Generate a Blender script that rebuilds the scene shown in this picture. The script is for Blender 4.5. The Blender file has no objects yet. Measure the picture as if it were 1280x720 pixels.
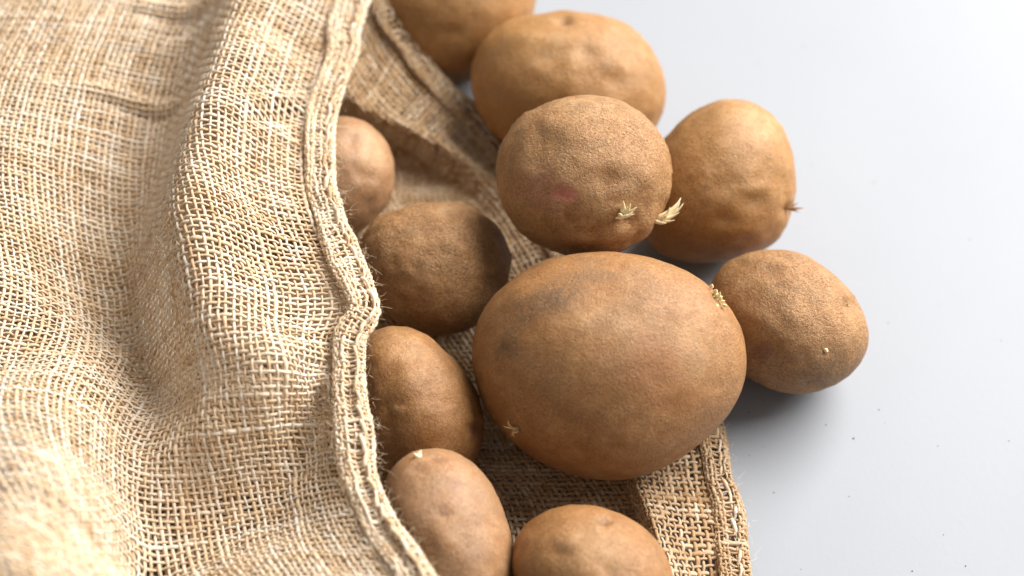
import bpy, bmesh, math, random
import numpy as np
from mathutils import Vector, Matrix

random.seed(7)
rng = np.random.default_rng(7)
sc = bpy.context.scene
COL = sc.collection

# ------------------------------------------------------------------ camera
PITCH = math.radians(55.0)
DIST = 0.62
TARGET = np.array([0.0, 0.0, 0.030])
FWD = np.array([0.0, math.cos(PITCH), -math.sin(PITCH)])
RIGHT = np.array([1.0, 0.0, 0.0])
UP = np.cross(RIGHT, FWD)
CAM = TARGET - DIST * FWD
FOCAL = 36.0 * DIST / 0.346
cam_d = bpy.data.cameras.new('camera')
cam = bpy.data.objects.new('camera', cam_d)
COL.objects.link(cam)
cam.location = CAM
cam.rotation_euler = (math.pi / 2 - PITCH, 0, 0)
cam_d.lens = FOCAL
cam_d.sensor_width = 36.0
cam_d.clip_start = 0.01
cam_d.clip_end = 50.0
cam_d.dof.use_dof = True
cam_d.dof.focus_distance = 0.590
cam_d.dof.aperture_fstop = 4.9
cam_d.dof.aperture_blades = 7
sc.camera = cam

# ------------------------------------------------------------------ light
world = bpy.data.worlds.new('World')
sc.world = world
world.use_nodes = True
bg = world.node_tree.nodes['Background']
bg.inputs['Color'].default_value = (1.0, 0.975, 0.94, 1)
bg.inputs['Strength'].default_value = 0.31


def area_light(name, loc, aim, size, size_y, power, color):
    d = bpy.data.lights.new(name, 'AREA')
    d.shape = 'RECTANGLE'
    d.size, d.size_y = size, size_y
    d.energy = power
    d.color = color
    o = bpy.data.objects.new(name, d)
    COL.objects.link(o)
    o.location = loc
    v = Vector(aim) - Vector(loc)
    o.rotation_euler = v.to_track_quat('-Z', 'Y').to_euler()
    return o


area_light('window_light', (1.22, 0.88, 1.28), (0, 0, 0.0), 1.9, 1.5, 150.0, (1.0, 0.955, 0.895))

sc.view_settings.view_transform = 'Standard'
sc.view_settings.look = 'None'
sc.view_settings.gamma = 1.0
sc.view_settings.exposure = 0.0
sc.cycles.use_denoising = True
sc.cycles.max_bounces = 8


# ------------------------------------------------------------------ helpers
def ray(px, py):
    k = 0.346 / 1280.0 / DIST
    d = FWD + RIGHT * ((px - 640.0) * k) - UP * ((py - 360.0) * k)
    return d


def at(px, py, z):
    """world point seen at photograph pixel (px, py), standing z metres above the table"""
    d = ray(px, py)
    t = (z - CAM[2]) / d[2]
    return CAM + d * t


def project(P):
    k = 0.346 / 1280.0 / DIST
    v = P - CAM
    w = v @ FWD
    return np.stack([640 + (v @ RIGHT) / w / k, 360 - (v @ UP) / w / k], -1)


def _hash(ix, iy, iz, seed):
    h = (ix * 374761393 + iy * 668265263 + iz * 2147483647 + seed * 1274126177) & 0xFFFFFFFF
    h = ((h ^ (h >> 13)) * 1274126177) & 0xFFFFFFFF
    h = ((h ^ (h >> 16)) * 2246822519) & 0xFFFFFFFF
    return ((h ^ (h >> 15)) & 0xFFFFFF) / float(0xFFFFFF) * 2 - 1


def vnoise(p, seed=0):
    p = np.asarray(p, float)
    i = np.floor(p).astype(np.int64)
    f = p - i
    f = f * f * f * (f * (f * 6 - 15) + 10)
    r = 0
    for dx in (0, 1):
        wx = f[..., 0] if dx else 1 - f[..., 0]
        for dy in (0, 1):
            wy = f[..., 1] if dy else 1 - f[..., 1]
            for dz in (0, 1):
                wz = f[..., 2] if dz else 1 - f[..., 2]
                r = r + wx * wy * wz * _hash(i[..., 0] + dx, i[..., 1] + dy, i[..., 2] + dz, seed)
    return r


def fbm(p, seed=0, octv=3):
    a, s, r = 1.0, 1.0, 0
    for k in range(octv):
        r = r + a * vnoise(p * s, seed + 17 * k)
        a *= 0.5
        s *= 2.03
    return r


def mesh_from(name, verts, faces, mat, smooth=True, attrs=None):
    """verts (n,3); faces (m,k) all of one size"""
    me = bpy.data.meshes.new(name)
    verts = np.ascontiguousarray(verts, dtype=np.float32)
    faces = np.ascontiguousarray(faces, dtype=np.int32)
    m, k = faces.shape
    me.vertices.add(len(verts))
    me.vertices.foreach_set('co', verts.ravel())
    me.loops.add(m * k)
    me.loops.foreach_set('vertex_index', faces.ravel())
    me.polygons.add(m)
    me.polygons.foreach_set('loop_start', np.arange(0, m * k, k, dtype=np.int32))
    me.polygons.foreach_set('use_smooth', np.full(m, smooth, dtype=bool))
    me.update(calc_edges=True)
    for an, (typ, data) in (attrs or {}).items():
        a = me.attributes.new(an, typ, 'POINT')
        a.data.foreach_set('vector' if typ == 'FLOAT_VECTOR' else 'value',
                           np.ascontiguousarray(data, dtype=np.float32).ravel())
    if mat is not None:
        me.materials.append(mat)
    return me


def link(name, me, parent=None, label=None, cat=None, group=None, kind=None):
    o = bpy.data.objects.new(name, me)
    COL.objects.link(o)
    if parent is not None:
        o.parent = parent
    if label: o['label'] = label
    if cat: o['category'] = cat
    if group: o['group'] = group
    if kind: o['kind'] = kind
    return o


def unit(v):
    return v / np.maximum(np.linalg.norm(v, axis=-1, keepdims=True), 1e-12)


# ------------------------------------------------------------------ materials
def new_mat(name):
    m = bpy.data.materials.new(name)
    m.use_nodes = True
    nt = m.node_tree
    nt.nodes.clear()
    out = nt.nodes.new('ShaderNodeOutputMaterial')
    b = nt.nodes.new('ShaderNodeBsdfPrincipled')
    nt.links.new(b.outputs[0], out.inputs[0])
    return m, nt, b


def node(nt, typ, **kw):
    n = nt.nodes.new(typ)
    for k, v in kw.items():
        if k in ('inputs',):
            for kk, vv in v.items():
                n.inputs[kk].default_value = vv
        else:
            setattr(n, k, v)
    return n


def ramp(nt, src, stops, interp='LINEAR'):
    r = nt.nodes.new('ShaderNodeValToRGB')
    r.color_ramp.interpolation = interp
    els = r.color_ramp.elements
    while len(els) > 1:
        els.remove(els[-1])
    for i, (p, c) in enumerate(stops):
        e = els[0] if i == 0 else els.new(p)
        e.position = p
        e.color = (c[0], c[1], c[2], 1) if not isinstance(c, (int, float)) else (c, c, c, 1)
    nt.links.new(src, r.inputs[0])
    return r.outputs[0]


def mix(nt, fac, a, b, mode='MIX'):
    m = nt.nodes.new('ShaderNodeMix')
    m.data_type = 'RGBA'
    m.blend_type = mode
    m.clamp_factor = True
    for s, v in ((m.inputs['Factor'], fac), (m.inputs['A'], a), (m.inputs['B'], b)):
        if hasattr(v, 'is_linked'):
            nt.links.new(v, s)
        elif isinstance(v, (int, float)):
            s.default_value = v
        else:
            s.default_value = (v[0], v[1], v[2], 1)
    return m.outputs['Result']


def math_n(nt, op, a, b=None, clamp=False):
    m = nt.nodes.new('ShaderNodeMath')
    m.operation = op
    m.use_clamp = clamp
    for s, v in zip(m.inputs, (a, b)):
        if v is None:
            continue
        if hasattr(v, 'is_linked'):
            nt.links.new(v, s)
        else:
            s.default_value = v
    return m.outputs[0]


def noise_n(nt, vec, scale, detail=3, rough=0.55, dist=0.0):
    n = node(nt, 'ShaderNodeTexNoise', inputs={'Scale': scale, 'Detail': detail, 'Roughness': rough, 'Distortion': dist})
    nt.links.new(vec, n.inputs['Vector'])
    return n.outputs['Fac']


def jute_material(name, dark, mid, light, bump=0.5):
    m, nt, b = new_mat(name)
    at_ = node(nt, 'ShaderNodeAttribute', attribute_name='fibre')
    tint = node(nt, 'ShaderNodeAttribute', attribute_name='tint')
    streak = noise_n(nt, at_.outputs['Vector'], 2.6, 4, 0.7)
    geo = node(nt, 'ShaderNodeNewGeometry')
    big = noise_n(nt, geo.outputs['Position'], 130.0, 3, 0.6)
    v = math_n(nt, 'ADD', math_n(nt, 'MULTIPLY', streak, 0.75), math_n(nt, 'MULTIPLY', tint.outputs['Fac'], 0.24))
    v = math_n(nt, 'ADD', v, math_n(nt, 'MULTIPLY', big, 0.25))
    c = ramp(nt, v, [(0.40, dark), (0.58, mid), (0.82, light)])
    nt.links.new(c, b.inputs['Base Color'])
    b.inputs['Roughness'].default_value = 0.72
    b.inputs['Specular IOR Level'].default_value = 0.55
    b.inputs['Sheen Weight'].default_value = 0.12
    b.inputs['Sheen Roughness'].default_value = 0.5
    bp = node(nt, 'ShaderNodeBump', inputs={'Strength': bump, 'Distance': 0.0006})
    nt.links.new(streak, bp.inputs['Height'])
    nt.links.new(bp.outputs[0], b.inputs['Normal'])
    # thin fibres let a little light through
    tr = node(nt, 'ShaderNodeBsdfTranslucent')
    nt.links.new(c, tr.inputs['Color'])
    mx = node(nt, 'ShaderNodeMixShader', inputs={0: 0.22})
    out = [n for n in nt.nodes if n.type == 'OUTPUT_MATERIAL'][0]
    nt.links.new(b.outputs[0], mx.inputs[1])
    nt.links.new(tr.outputs[0], mx.inputs[2])
    nt.links.new(mx.outputs[0], out.inputs[0])
    return m


JUTE = jute_material('jute_yarn', (0.48, 0.27, 0.105), (0.81, 0.615, 0.40), (0.93, 0.87, 0.775))
JUTE_SHADED = jute_material('jute_yarn_shaded', (0.30, 0.145, 0.042), (0.55, 0.355, 0.18), (0.82, 0.69, 0.52))  # same jute, darkened: shade inside the sack is put into the colour

mF, nt, b = new_mat('jute_fibre')
b.inputs['Base Color'].default_value = (0.90, 0.74, 0.52, 1)
b.inputs['Roughness'].default_value = 0.6
FIBRE = mF


def potato_material(name, base, light, dust, dark, rough_bump=0.5, dust_amt=0.5, pit=0.4):
    m, nt, b = new_mat(name)
    tc = node(nt, 'ShaderNodeTexCoord')
    oi = node(nt, 'ShaderNodeObjectInfo')
    off = node(nt, 'ShaderNodeVectorMath', operation='SCALE')
    cmb = node(nt, 'ShaderNodeCombineXYZ', inputs={0: 1.0, 1: 0.7, 2: 0.4})
    nt.links.new(cmb.outputs[0], off.inputs[0])
    nt.links.new(oi.outputs['Random'], off.inputs['Scale'])
    add = node(nt, 'ShaderNodeVectorMath', operation='ADD')
    nt.links.new(tc.outputs['Object'], add.inputs[0])
    nt.links.new(off.outputs[0], add.inputs[1])
    vec = add.outputs[0]
    n_big = noise_n(nt, vec, 45.0, 4, 0.6, 0.4)
    n_mid = noise_n(nt, vec, 190.0, 5, 0.68, 0.3)
    n_fine = noise_n(nt, vec, 900.0, 4, 0.7)
    n_grain = noise_n(nt, vec, 2600.0, 2, 0.6)
    c = ramp(nt, n_big, [(0.30, base), (0.68, light)])
    c = mix(nt, ramp(nt, n_mid, [(0.40, 0.0), (0.70, 0.75)]), c, dust)
    n_hue = noise_n(nt, vec, 70.0, 3, 0.6, 0.8)
    c = mix(nt, ramp(nt, n_hue, [(0.46, 0.0), (0.66, 0.6)]), c, (base[0] * 0.92, base[1] * 1.10, base[2] * 1.45))
    # dusty soil that clings in patches
    patch = math_n(nt, 'MULTIPLY', ramp(nt, n_big, [(0.42, 0.0), (0.60, 1.0)]), ramp(nt, n_fine, [(0.44, 0.0), (0.58, 1.0)]))
    c = mix(nt, math_n(nt, 'MULTIPLY', patch, dust_amt), c, dark)
    # small specks of earth and lenticels
    vo = node(nt, 'ShaderNodeTexVoronoi', inputs={'Scale': 260.0, 'Randomness': 1.0})
    nt.links.new(vec, vo.inputs['Vector'])
    lent = ramp(nt, vo.outputs['Distance'], [(0.07, 1.0), (0.17, 0.0)])
    sel = ramp(nt, n_mid, [(0.50, 0.0), (0.56, 1.0)])
    c = mix(nt, math_n(nt, 'MULTIPLY', math_n(nt, 'MULTIPLY', lent, sel), 0.5), c, dark)
    c = mix(nt, 0.55, c, ramp(nt, n_grain, [(0.30, 0.22), (0.70, 0.78)]), 'OVERLAY')
    # fine pits and dry cracks
    st = node(nt, 'ShaderNodeMapping')
    st.inputs['Scale'].default_value = (1.0, 1.6, 1.2)
    st.inputs['Rotation'].default_value = (0.5, 0.3, 0.6)
    nt.links.new(vec, st.inputs['Vector'])
    n_pit = noise_n(nt, st.outputs[0], 1050.0, 4, 0.66, 0.25)
    pits = math_n(nt, 'MULTIPLY', ramp(nt, n_pit, [(0.33, 1.0), (0.44, 0.0)]), ramp(nt, n_hue, [(0.32, 0.45), (0.6, 1.0)]))
    c = mix(nt, math_n(nt, 'MULTIPLY', pits, pit), c, dark)
    flake = ramp(nt, n_pit, [(0.60, 0.0), (0.68, 1.0)])
    c = mix(nt, math_n(nt, 'MULTIPLY', flake, 0.55), c, (dust[0] * 1.25, dust[1] * 1.35, dust[2] * 1.6))
    # stains and paler patches placed on the skin
    for an, col, k in (('soil', (0.095, 0.048, 0.018), 0.9), ('blush', (0.72, 0.22, 0.19), 0.8), ('bruise', (0.17, 0.075, 0.055), 0.85),
                       ('rust', (0.27, 0.095, 0.022), 0.75), ('pale', (0.58, 0.38, 0.19), 0.7)):
        a = node(nt, 'ShaderNodeAttribute', attribute_name=an)
        if an in ('soil', 'rust', 'pale'):
            f = math_n(nt, 'MULTIPLY', a.outputs['Fac'], ramp(nt, math_n(nt, 'ADD', math_n(nt, 'MULTIPLY', n_mid, 0.5), math_n(nt, 'MULTIPLY', n_fine, 0.5)), [(0.41, 0.15), (0.52, 1.0)]))
        else:
            f = a.outputs['Fac']
        c = mix(nt, math_n(nt, 'MULTIPLY', f, k), c, col)
    nt.links.new(c, b.inputs['Base Color'])
    b.inputs['Roughness'].default_value = 0.56
    b.inputs['Specular IOR Level'].default_value = 0.55
    h = math_n(nt, 'ADD', math_n(nt, 'MULTIPLY', n_fine, 0.6), math_n(nt, 'MULTIPLY', n_mid, 0.9))
    h = math_n(nt, 'ADD', h, math_n(nt, 'MULTIPLY', n_grain, 0.22))
    h = math_n(nt, 'SUBTRACT', h, math_n(nt, 'MULTIPLY', lent, 0.15))
    h = math_n(nt, 'SUBTRACT', h, math_n(nt, 'MULTIPLY', pits, 0.45 * pit))
    bp = node(nt, 'ShaderNodeBump', inputs={'Strength': rough_bump, 'Distance': 0.0011})
    nt.links.new(h, bp.inputs['Height'])
    nt.links.new(bp.outputs[0], b.inputs['Normal'])
    return m


# ------------------------------------------------------------------ table
m, nt, b = new_mat('white_tabletop')
tc = node(nt, 'ShaderNodeTexCoord')
n1 = noise_n(nt, tc.outputs['Object'], 9.0, 4, 0.6)
n2 = noise_n(nt, tc.outputs['Object'], 420.0, 3, 0.6)
c = mix(nt, ramp(nt, n1, [(0.35, 0.0), (0.65, 1.0)]), (0.282, 0.303, 0.342), (0.294, 0.315, 0.352))
nt.links.new(c, b.inputs['Base Color'])
b.inputs['Roughness'].default_value = 0.55
b.inputs['Specular IOR Level'].default_value = 0.3
bp = node(nt, 'ShaderNodeBump', inputs={'Strength': 0.06, 'Distance': 0.0006})
nt.links.new(n2, bp.inputs['Height'])
nt.links.new(bp.outputs[0], b.inputs['Normal'])
TABLE = m
bm = bmesh.new()
bmesh.ops.create_cube(bm, size=1.0)
bmesh.ops.scale(bm, vec=(2.2, 2.4, 0.03), verts=bm.verts)
bmesh.ops.translate(bm, vec=(0.1, 0.4, -0.015), verts=bm.verts)
bmesh.ops.bevel(bm, geom=list(bm.edges), offset=0.004, segments=2, affect='EDGES')
me = bpy.data.meshes.new('tabletop')
bm.to_mesh(me)
bm.free()
me.materials.append(TABLE)
link('tabletop', me, kind='structure')


# ------------------------------------------------------------------ woven cloth
class Tps:
    """smooth height z(x, y) through scattered world points"""

    def __init__(self, pts, lam=1e-7):
        P = np.array([at(px, py, z / 1000.0) for px, py, z in pts])
        self.c = P[:, :2] * 10
        n = len(P)
        K = self.k(self.c, self.c) + lam * np.eye(n)
        A = np.zeros((n + 3, n + 3))
        A[:n, :n] = K
        A[:n, n] = 1
        A[:n, n + 1:] = self.c
        A[n:, :n] = A[:n, n:].T
        self.w = np.linalg.solve(A, np.concatenate([P[:, 2], np.zeros(3)]))
        self.bumps = []

    @staticmethod
    def k(a, b):
        r2 = ((a[:, None, :] - b[None, :, :]) ** 2).sum(-1)
        return 0.5 * r2 * np.log(np.maximum(r2, 1e-12))

    def __call__(self, x, y):
        sh = x.shape
        q = np.stack([x.ravel(), y.ravel()], -1) * 10
        z = self.k(q, self.c) @ self.w[:-3] + self.w[-3] + q @ self.w[-2:]
        for (a, b_, amp, sg) in self.bumps:
            d = b_ - a
            L2 = (d ** 2).sum()
            p = q / 10 - a
            t = np.clip((p @ d) / L2, 0, 1)
            dist2 = ((p - t[:, None] * d) ** 2).sum(-1)
            z = z + amp * np.exp(-dist2 / (2 * sg * sg)) * (0.35 + 0.65 * np.sin(np.pi * np.clip(t, 0.02, 0.98)))
        return np.maximum(z, 0.0010).reshape(sh)

    def wrinkle(self, p0, p1, z, amp, sg):
        self.bumps.append((at(p0[0], p0[1], z)[:2], at(p1[0], p1[1], z)[:2], amp, sg))


def curve_pts(pts, step):
    """resample pixel/height control points to a smooth 3D curve with equal steps"""
    P = np.array([at(px, py, z / 1000.0) for px, py, z in pts])
    n = len(P)
    Q = np.concatenate([[2 * P[0] - P[1]], P, [2 * P[-1] - P[-2]]])
    out = []
    for i in range(n - 1):
        p0, p1, p2, p3 = Q[i:i + 4]
        t = np.linspace(0, 1, 40, endpoint=False)[:, None]
        out.append(0.5 * (2 * p1 + (p2 - p0) * t + (2 * p0 - 5 * p1 + 4 * p2 - p3) * t ** 2 + (3 * p1 - p0 - 3 * p2 + p3) * t ** 3))
    C = np.concatenate(out + [P[-1:]])
    s = np.concatenate([[0], np.cumsum(np.linalg.norm(np.diff(C, axis=0), axis=1))])
    k = int(s[-1] / step)
    ss = np.arange(k + 1) * step
    return np.stack([np.interp(ss, s, C[:, a]) for a in range(3)], -1)


def relax_net(hem, height, ncol, pitch, iters=700, dirv=(-1.0, 0.0), far=1.0):
    """a woven net pinned along its hem, laid on the height surface with all yarn spacings equal"""
    nr = len(hem)
    d = np.array(dirv) / np.linalg.norm(dirv)
    i = np.arange(ncol)[:, None]
    # smooth the hem line progressively so that later yarns run straighter
    sm = hem[:, :2].copy()
    X = np.zeros((ncol, nr, 3))
    for c in range(ncol):
        X[c, :, :2] = sm + d * (c * pitch * 0.93)
        for _ in range(2):
            sm[1:-1] = 0.25 * sm[:-2] + 0.5 * sm[1:-1] + 0.25 * sm[2:]
    X[..., 2] = height(X[..., 0], X[..., 1])
    pin = hem.copy()
    X[0] = pin
    pc = pitch * (1 + (far - 1) * np.clip(np.arange(ncol) / 45.0, 0, 1))
    LC = (0.5 * (pc[1:] + pc[:-1]))[:, None, None]
    LR = pc[:, None, None]
    dg = LC * math.sqrt(2)
    # the height surface on a fine table, for quick look-up of height and slope
    x0, y0 = X[..., 0].min() - 0.06, X[..., 1].min() - 0.06
    h_ = 0.00075
    gx = np.arange(x0, X[..., 0].max() + 0.06, h_)
    gy = np.arange(y0, X[..., 1].max() + 0.06, h_)
    Z = np.concatenate([height(*np.meshgrid(gx[k:k + 40], gy, indexing='ij')) for k in range(0, len(gx), 40)])
    Zx, Zy = np.gradient(Z, h_)

    def look(T_, x, y):
        u = np.clip((x - x0) / h_, 0, len(gx) - 1.001)
        v = np.clip((y - y0) / h_, 0, len(gy) - 1.001)
        iu, iv = u.astype(int), v.astype(int)
        fu, fv = u - iu, v - iv
        return ((T_[iu, iv] * (1 - fu) + T_[iu + 1, iv] * fu) * (1 - fv) + (T_[iu, iv + 1] * (1 - fu) + T_[iu + 1, iv + 1] * fu) * fv)

    for it in range(iters):
        D = np.zeros_like(X)
        for (sa, sb, L, w) in (
                ((slice(None, -1), slice(None)), (slice(1, None), slice(None)), LC, 0.5),
                ((slice(None), slice(None, -1)), (slice(None), slice(1, None)), LR, 0.5),
                ((slice(None, -1), slice(None, -1)), (slice(1, None), slice(1, None)), dg, 0.04),
                ((slice(None, -1), slice(1, None)), (slice(1, None), slice(None, -1)), dg, 0.04)):
            v = X[sb] - X[sa]
            l = np.linalg.norm(v, axis=-1, keepdims=True)
            cor = v * (0.5 * w * (l - L) / np.maximum(l, 1e-9))
            D[sa] += cor
            D[sb] -= cor
        if it % 4 == 0:
            lap = np.zeros_like(X)
            lap[1:-1, 1:-1] = (X[:-2, 1:-1] + X[2:, 1:-1] + X[1:-1, :-2] + X[1:-1, 2:]) / 4 - X[1:-1, 1:-1]
            D = D + 0.12 * lap
        # slide along the surface: solve (I + g g^T) d = D_xy + g D_z
        g1, g2 = look(Zx, X[..., 0], X[..., 1]), look(Zy, X[..., 0], X[..., 1])
        r1, r2 = D[..., 0] + g1 * D[..., 2], D[..., 1] + g2 * D[..., 2]
        q = (g1 * r1 + g2 * r2) / (1 + g1 * g1 + g2 * g2)
        X[1:, :, 0] += (r1 - g1 * q)[1:]
        X[1:, :, 1] += (r2 - g2 * q)[1:]
        X[1:, :, 2] = look(Z, X[1:, :, 0], X[1:, :, 1])
        X[0] = pin
    # ease the first columns from the hem height to the surface height
    for c in range(1, 5):
        f = 1 - c / 5.0
        X[c, :, 2] += f * (pin[:, 2] - height(pin[:, 0], pin[:, 1]))
    return X


def grid_normals(X):
    a = np.gradient(X, axis=0)
    b_ = np.gradient(X, axis=1)
    n = unit(np.cross(a, b_))
    n *= np.sign(n[..., 2:3] + 1e-9)
    return n


def cr(P, S):
    """Catmull-Rom along axis 1, S samples a segment"""
    Q = np.concatenate([2 * P[:, :1] - P[:, 1:2], P, 2 * P[:, -1:] - P[:, -2:-1]], axis=1)
    n = P.shape[1]
    res = []
    for k in range(S):
        t = k / S
        p0, p1, p2, p3 = Q[:, 0:n - 1], Q[:, 1:n], Q[:, 2:n + 1], Q[:, 3:n + 2]
        res.append(0.5 * (2 * p1 + (p2 - p0) * t + (2 * p0 - 5 * p1 + 4 * p2 - p3) * t ** 2 + (3 * p1 - p0 - 3 * p2 + p3) * t ** 3))
    R = np.stack(res, axis=2).reshape(P.shape[0], (n - 1) * S, P.shape[2])
    return np.concatenate([R, P[:, -1:]], axis=1)


def yarn_tubes(P, N, parity, amp, ra, rb, S, sides, seed, slub=0.3, jitter=0.0002, keep=None):
    """tubes along axis 1 of the node grid P, weaving over and under with amplitude amp"""
    r = np.random.default_rng(seed)
    ny, n = P.shape[:2]
    C = cr(P, S)
    Nn = unit(cr(N, S))
    L = C.shape[1]
    tt = np.arange(L) / S
    off = np.cos(np.pi * (tt[None, :] + parity[:, None]))
    off = np.sign(off) * np.abs(off) ** 0.8
    T = unit(np.gradient(C, axis=1))
    B = unit(np.cross(T, Nn))
    idx = np.arange(ny)[:, None] * np.ones(L)[None, :]
    q = np.stack([tt[None, :] * 0.22 + 0 * idx, idx * 7.31 + seed, 0 * idx], -1)
    wob = vnoise(q, seed + 5)
    wob2 = vnoise(q * np.array([3.1, 1, 1]) + 11, seed + 6)
    C = C + Nn * (amp * off + 0.00012 * wob2)[..., None] + B * (jitter * wob * 1.6 + jitter * wob2)[..., None]
    T = unit(np.gradient(C, axis=1))
    B = unit(np.cross(T, Nn))
    M = np.cross(B, T)
    per = r.normal(1.0, 0.13, ny)[:, None]
    q2 = np.stack([tt[None, :] * 0.35 + 0 * idx, idx * 3.7 + seed * 1.3, 0 * idx + 40], -1)
    rad = np.clip(per * (1 + slub * vnoise(q2, seed + 9) + 0.5 * slub * vnoise(q2 * np.array([2.7, 1, 1]), seed + 10)), 0.55, 1.9)
    rad = rad * (1 - 0.10 * np.abs(off))
    ph = np.arange(sides) / sides * 2 * np.pi
    ring = (C[:, :, None, :] + B[:, :, None, :] * (ra * rad)[..., None, None] * np.cos(ph)[None, None, :, None]
            + M[:, :, None, :] * (rb * rad)[..., None, None] * np.sin(ph)[None, None, :, None])
    V = ring.reshape(-1, 3)
    base = (np.arange(ny)[:, None, None] * L + np.arange(L - 1)[None, :, None]) * sides
    k = np.arange(sides)[None, None, :]
    k2 = (k + 1) % sides
    F = np.stack([base + k, base + k2, base + sides + k2, base + sides + k], -1)
    if keep is not None:                       # keep: (ny, n-1) bool per node interval
        kk = np.repeat(keep, S, axis=1)
        F = F[kk]
    F = F.reshape(-1, 4)
    along = tt[None, :] + r.uniform(0, 500, ny)[:, None]
    tw = ph[None, None, :] + along[:, :, None] * 1.5
    fib = np.stack([np.broadcast_to((along * 0.42)[:, :, None], tw.shape), np.cos(tw) * 1.4, np.sin(tw) * 1.4], -1).reshape(-1, 3)
    tint = np.broadcast_to(np.clip(0.5 + 0.22 * r.normal(size=ny)[:, None] + 0.35 * vnoise(q2 * np.array([0.6, 1, 1]) + 3, seed + 12), 0, 1)[:, :, None], tw.shape).reshape(-1)
    return V, F, fib, tint


def weave_arrays(X, N, amp, ra, rb, S, sides, seed, first=0, **kw):
    ncol, nr = X.shape[:2]
    V1, F1, f1, t1 = yarn_tubes(X, N, np.arange(ncol) + first, amp, ra, rb, S, sides, seed, **kw)
    Xt, Nt = X.transpose(1, 0, 2), N.transpose(1, 0, 2)
    V2, F2, f2, t2 = yarn_tubes(Xt, Nt, np.arange(nr) + 1.0 + first, amp, ra * 0.97, rb, S, sides, seed + 50, **kw)
    return np.concatenate([V1, V2]), np.concatenate([F1, F2 + len(V1)]), np.concatenate([f1, f2]), np.concatenate([t1, t2])


def weave(name, mat, parent, *sheets, label=None):
    """one cloth mesh out of one or more adjoining sheets of yarns"""
    V, F, f, t, n = [], [], [], [], 0
    for (v_, f_, fb, tn) in sheets:
        V.append(v_); F.append(f_ + n); f.append(fb); t.append(tn)
        n += len(v_)
    me = mesh_from(name, np.concatenate(V), np.concatenate(F), mat,
                   attrs={'fibre': ('FLOAT_VECTOR', np.concatenate(f)), 'tint': ('FLOAT', np.concatenate(t))})
    return link(name, me, parent, label=label, kind='stuff')


def fuzz(name, P, N, count, lmin, lmax, rad, seed, parent, lift=0.6, tangent=None):
    """loose hair-thin fibres that stand off the cloth"""
    r = np.random.default_rng(seed)
    P = P.reshape(-1, 3)
    N = N.reshape(-1, 3)
    ii = r.integers(0, len(P), count)
    p = P[ii] + r.normal(0, 0.0009, (count, 3))
    n = N[ii]
    d = unit(r.normal(size=(count, 3)) + 0.15 * n * lift)
    d = unit(d + n * lift * r.uniform(0, 1.0, (count, 1)))
    curl = r.normal(size=(count, 3)) * r.uniform(0.2, 0.9, (count, 1))
    ln = (lmin + (lmax - lmin) * r.uniform(0, 1, count) ** 3.5)[:, None]
    K = 4
    pts = [p + n * 0.0004]
    for k in range(1, K):
        d = unit(d + curl * 0.35 + r.normal(size=(count, 3)) * 0.12 - n * 0.10)
        pts.append(pts[-1] + d * ln / (K - 1))
    C = np.stack(pts, 1)
    T = unit(np.gradient(C, axis=1))
    ref = np.where(np.abs(T[..., 2:3]) > 0.9, np.array([1.0, 0, 0]), np.array([0, 0, 1.0]))
    B = unit(np.cross(T, ref))
    M = np.cross(B, T)
    ph = np.arange(3) / 3 * 2 * np.pi
    tap = np.linspace(1.0, 0.5, K)[None, :, None, None] * (rad * r.uniform(0.6, 1.3, count))[:, None, None, None]
    R = C[:, :, None, :] + tap * (B[:, :, None, :] * np.cos(ph)[None, None, :, None] + M[:, :, None, :] * np.sin(ph)[None, None, :, None])
    base = (np.arange(count)[:, None, None] * K + np.arange(K - 1)[None, :, None]) * 3
    k = np.arange(3)[None, None, :]
    F = np.stack([base + k, base + (k + 1) % 3, base + 3 + (k + 1) % 3, base + 3 + k], -1).reshape(-1, 4)
    V = R.reshape(-1, 3)
    V[:, 2] = np.maximum(V[:, 2], 0.0004)
    return link(name, mesh_from(name, V, F, FIBRE), parent, kind='stuff')


PITCHW = 0.00198

# --- the upper layer of the sack: heights read along its ridges and valleys (pixel, pixel, millimetres)
hem_top = [(500, -190, 20), (468, -90, 36), (428, 0, 45), (406, 60, 47), (382, 140, 50), (376, 200, 52), (386, 265, 54), (410, 320, 54), (436, 378, 55),
           (414, 430, 53), (412, 500, 51), (424, 590, 50), (450, 660, 52), (490, 720, 55), (545, 800, 52), (610, 900, 30)]


def along(*pts, step=24.0):
    """points spread evenly along a ridge or valley line"""
    out = []
    for a, b_ in zip(pts[:-1], pts[1:]):
        n = max(1, int(math.hypot(b_[0] - a[0], b_[1] - a[1]) / step))
        out += [tuple(a[d] + (b_[d] - a[d]) * k / n for d in range(3)) for k in range(n)]
    return out + [pts[-1]]


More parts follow.
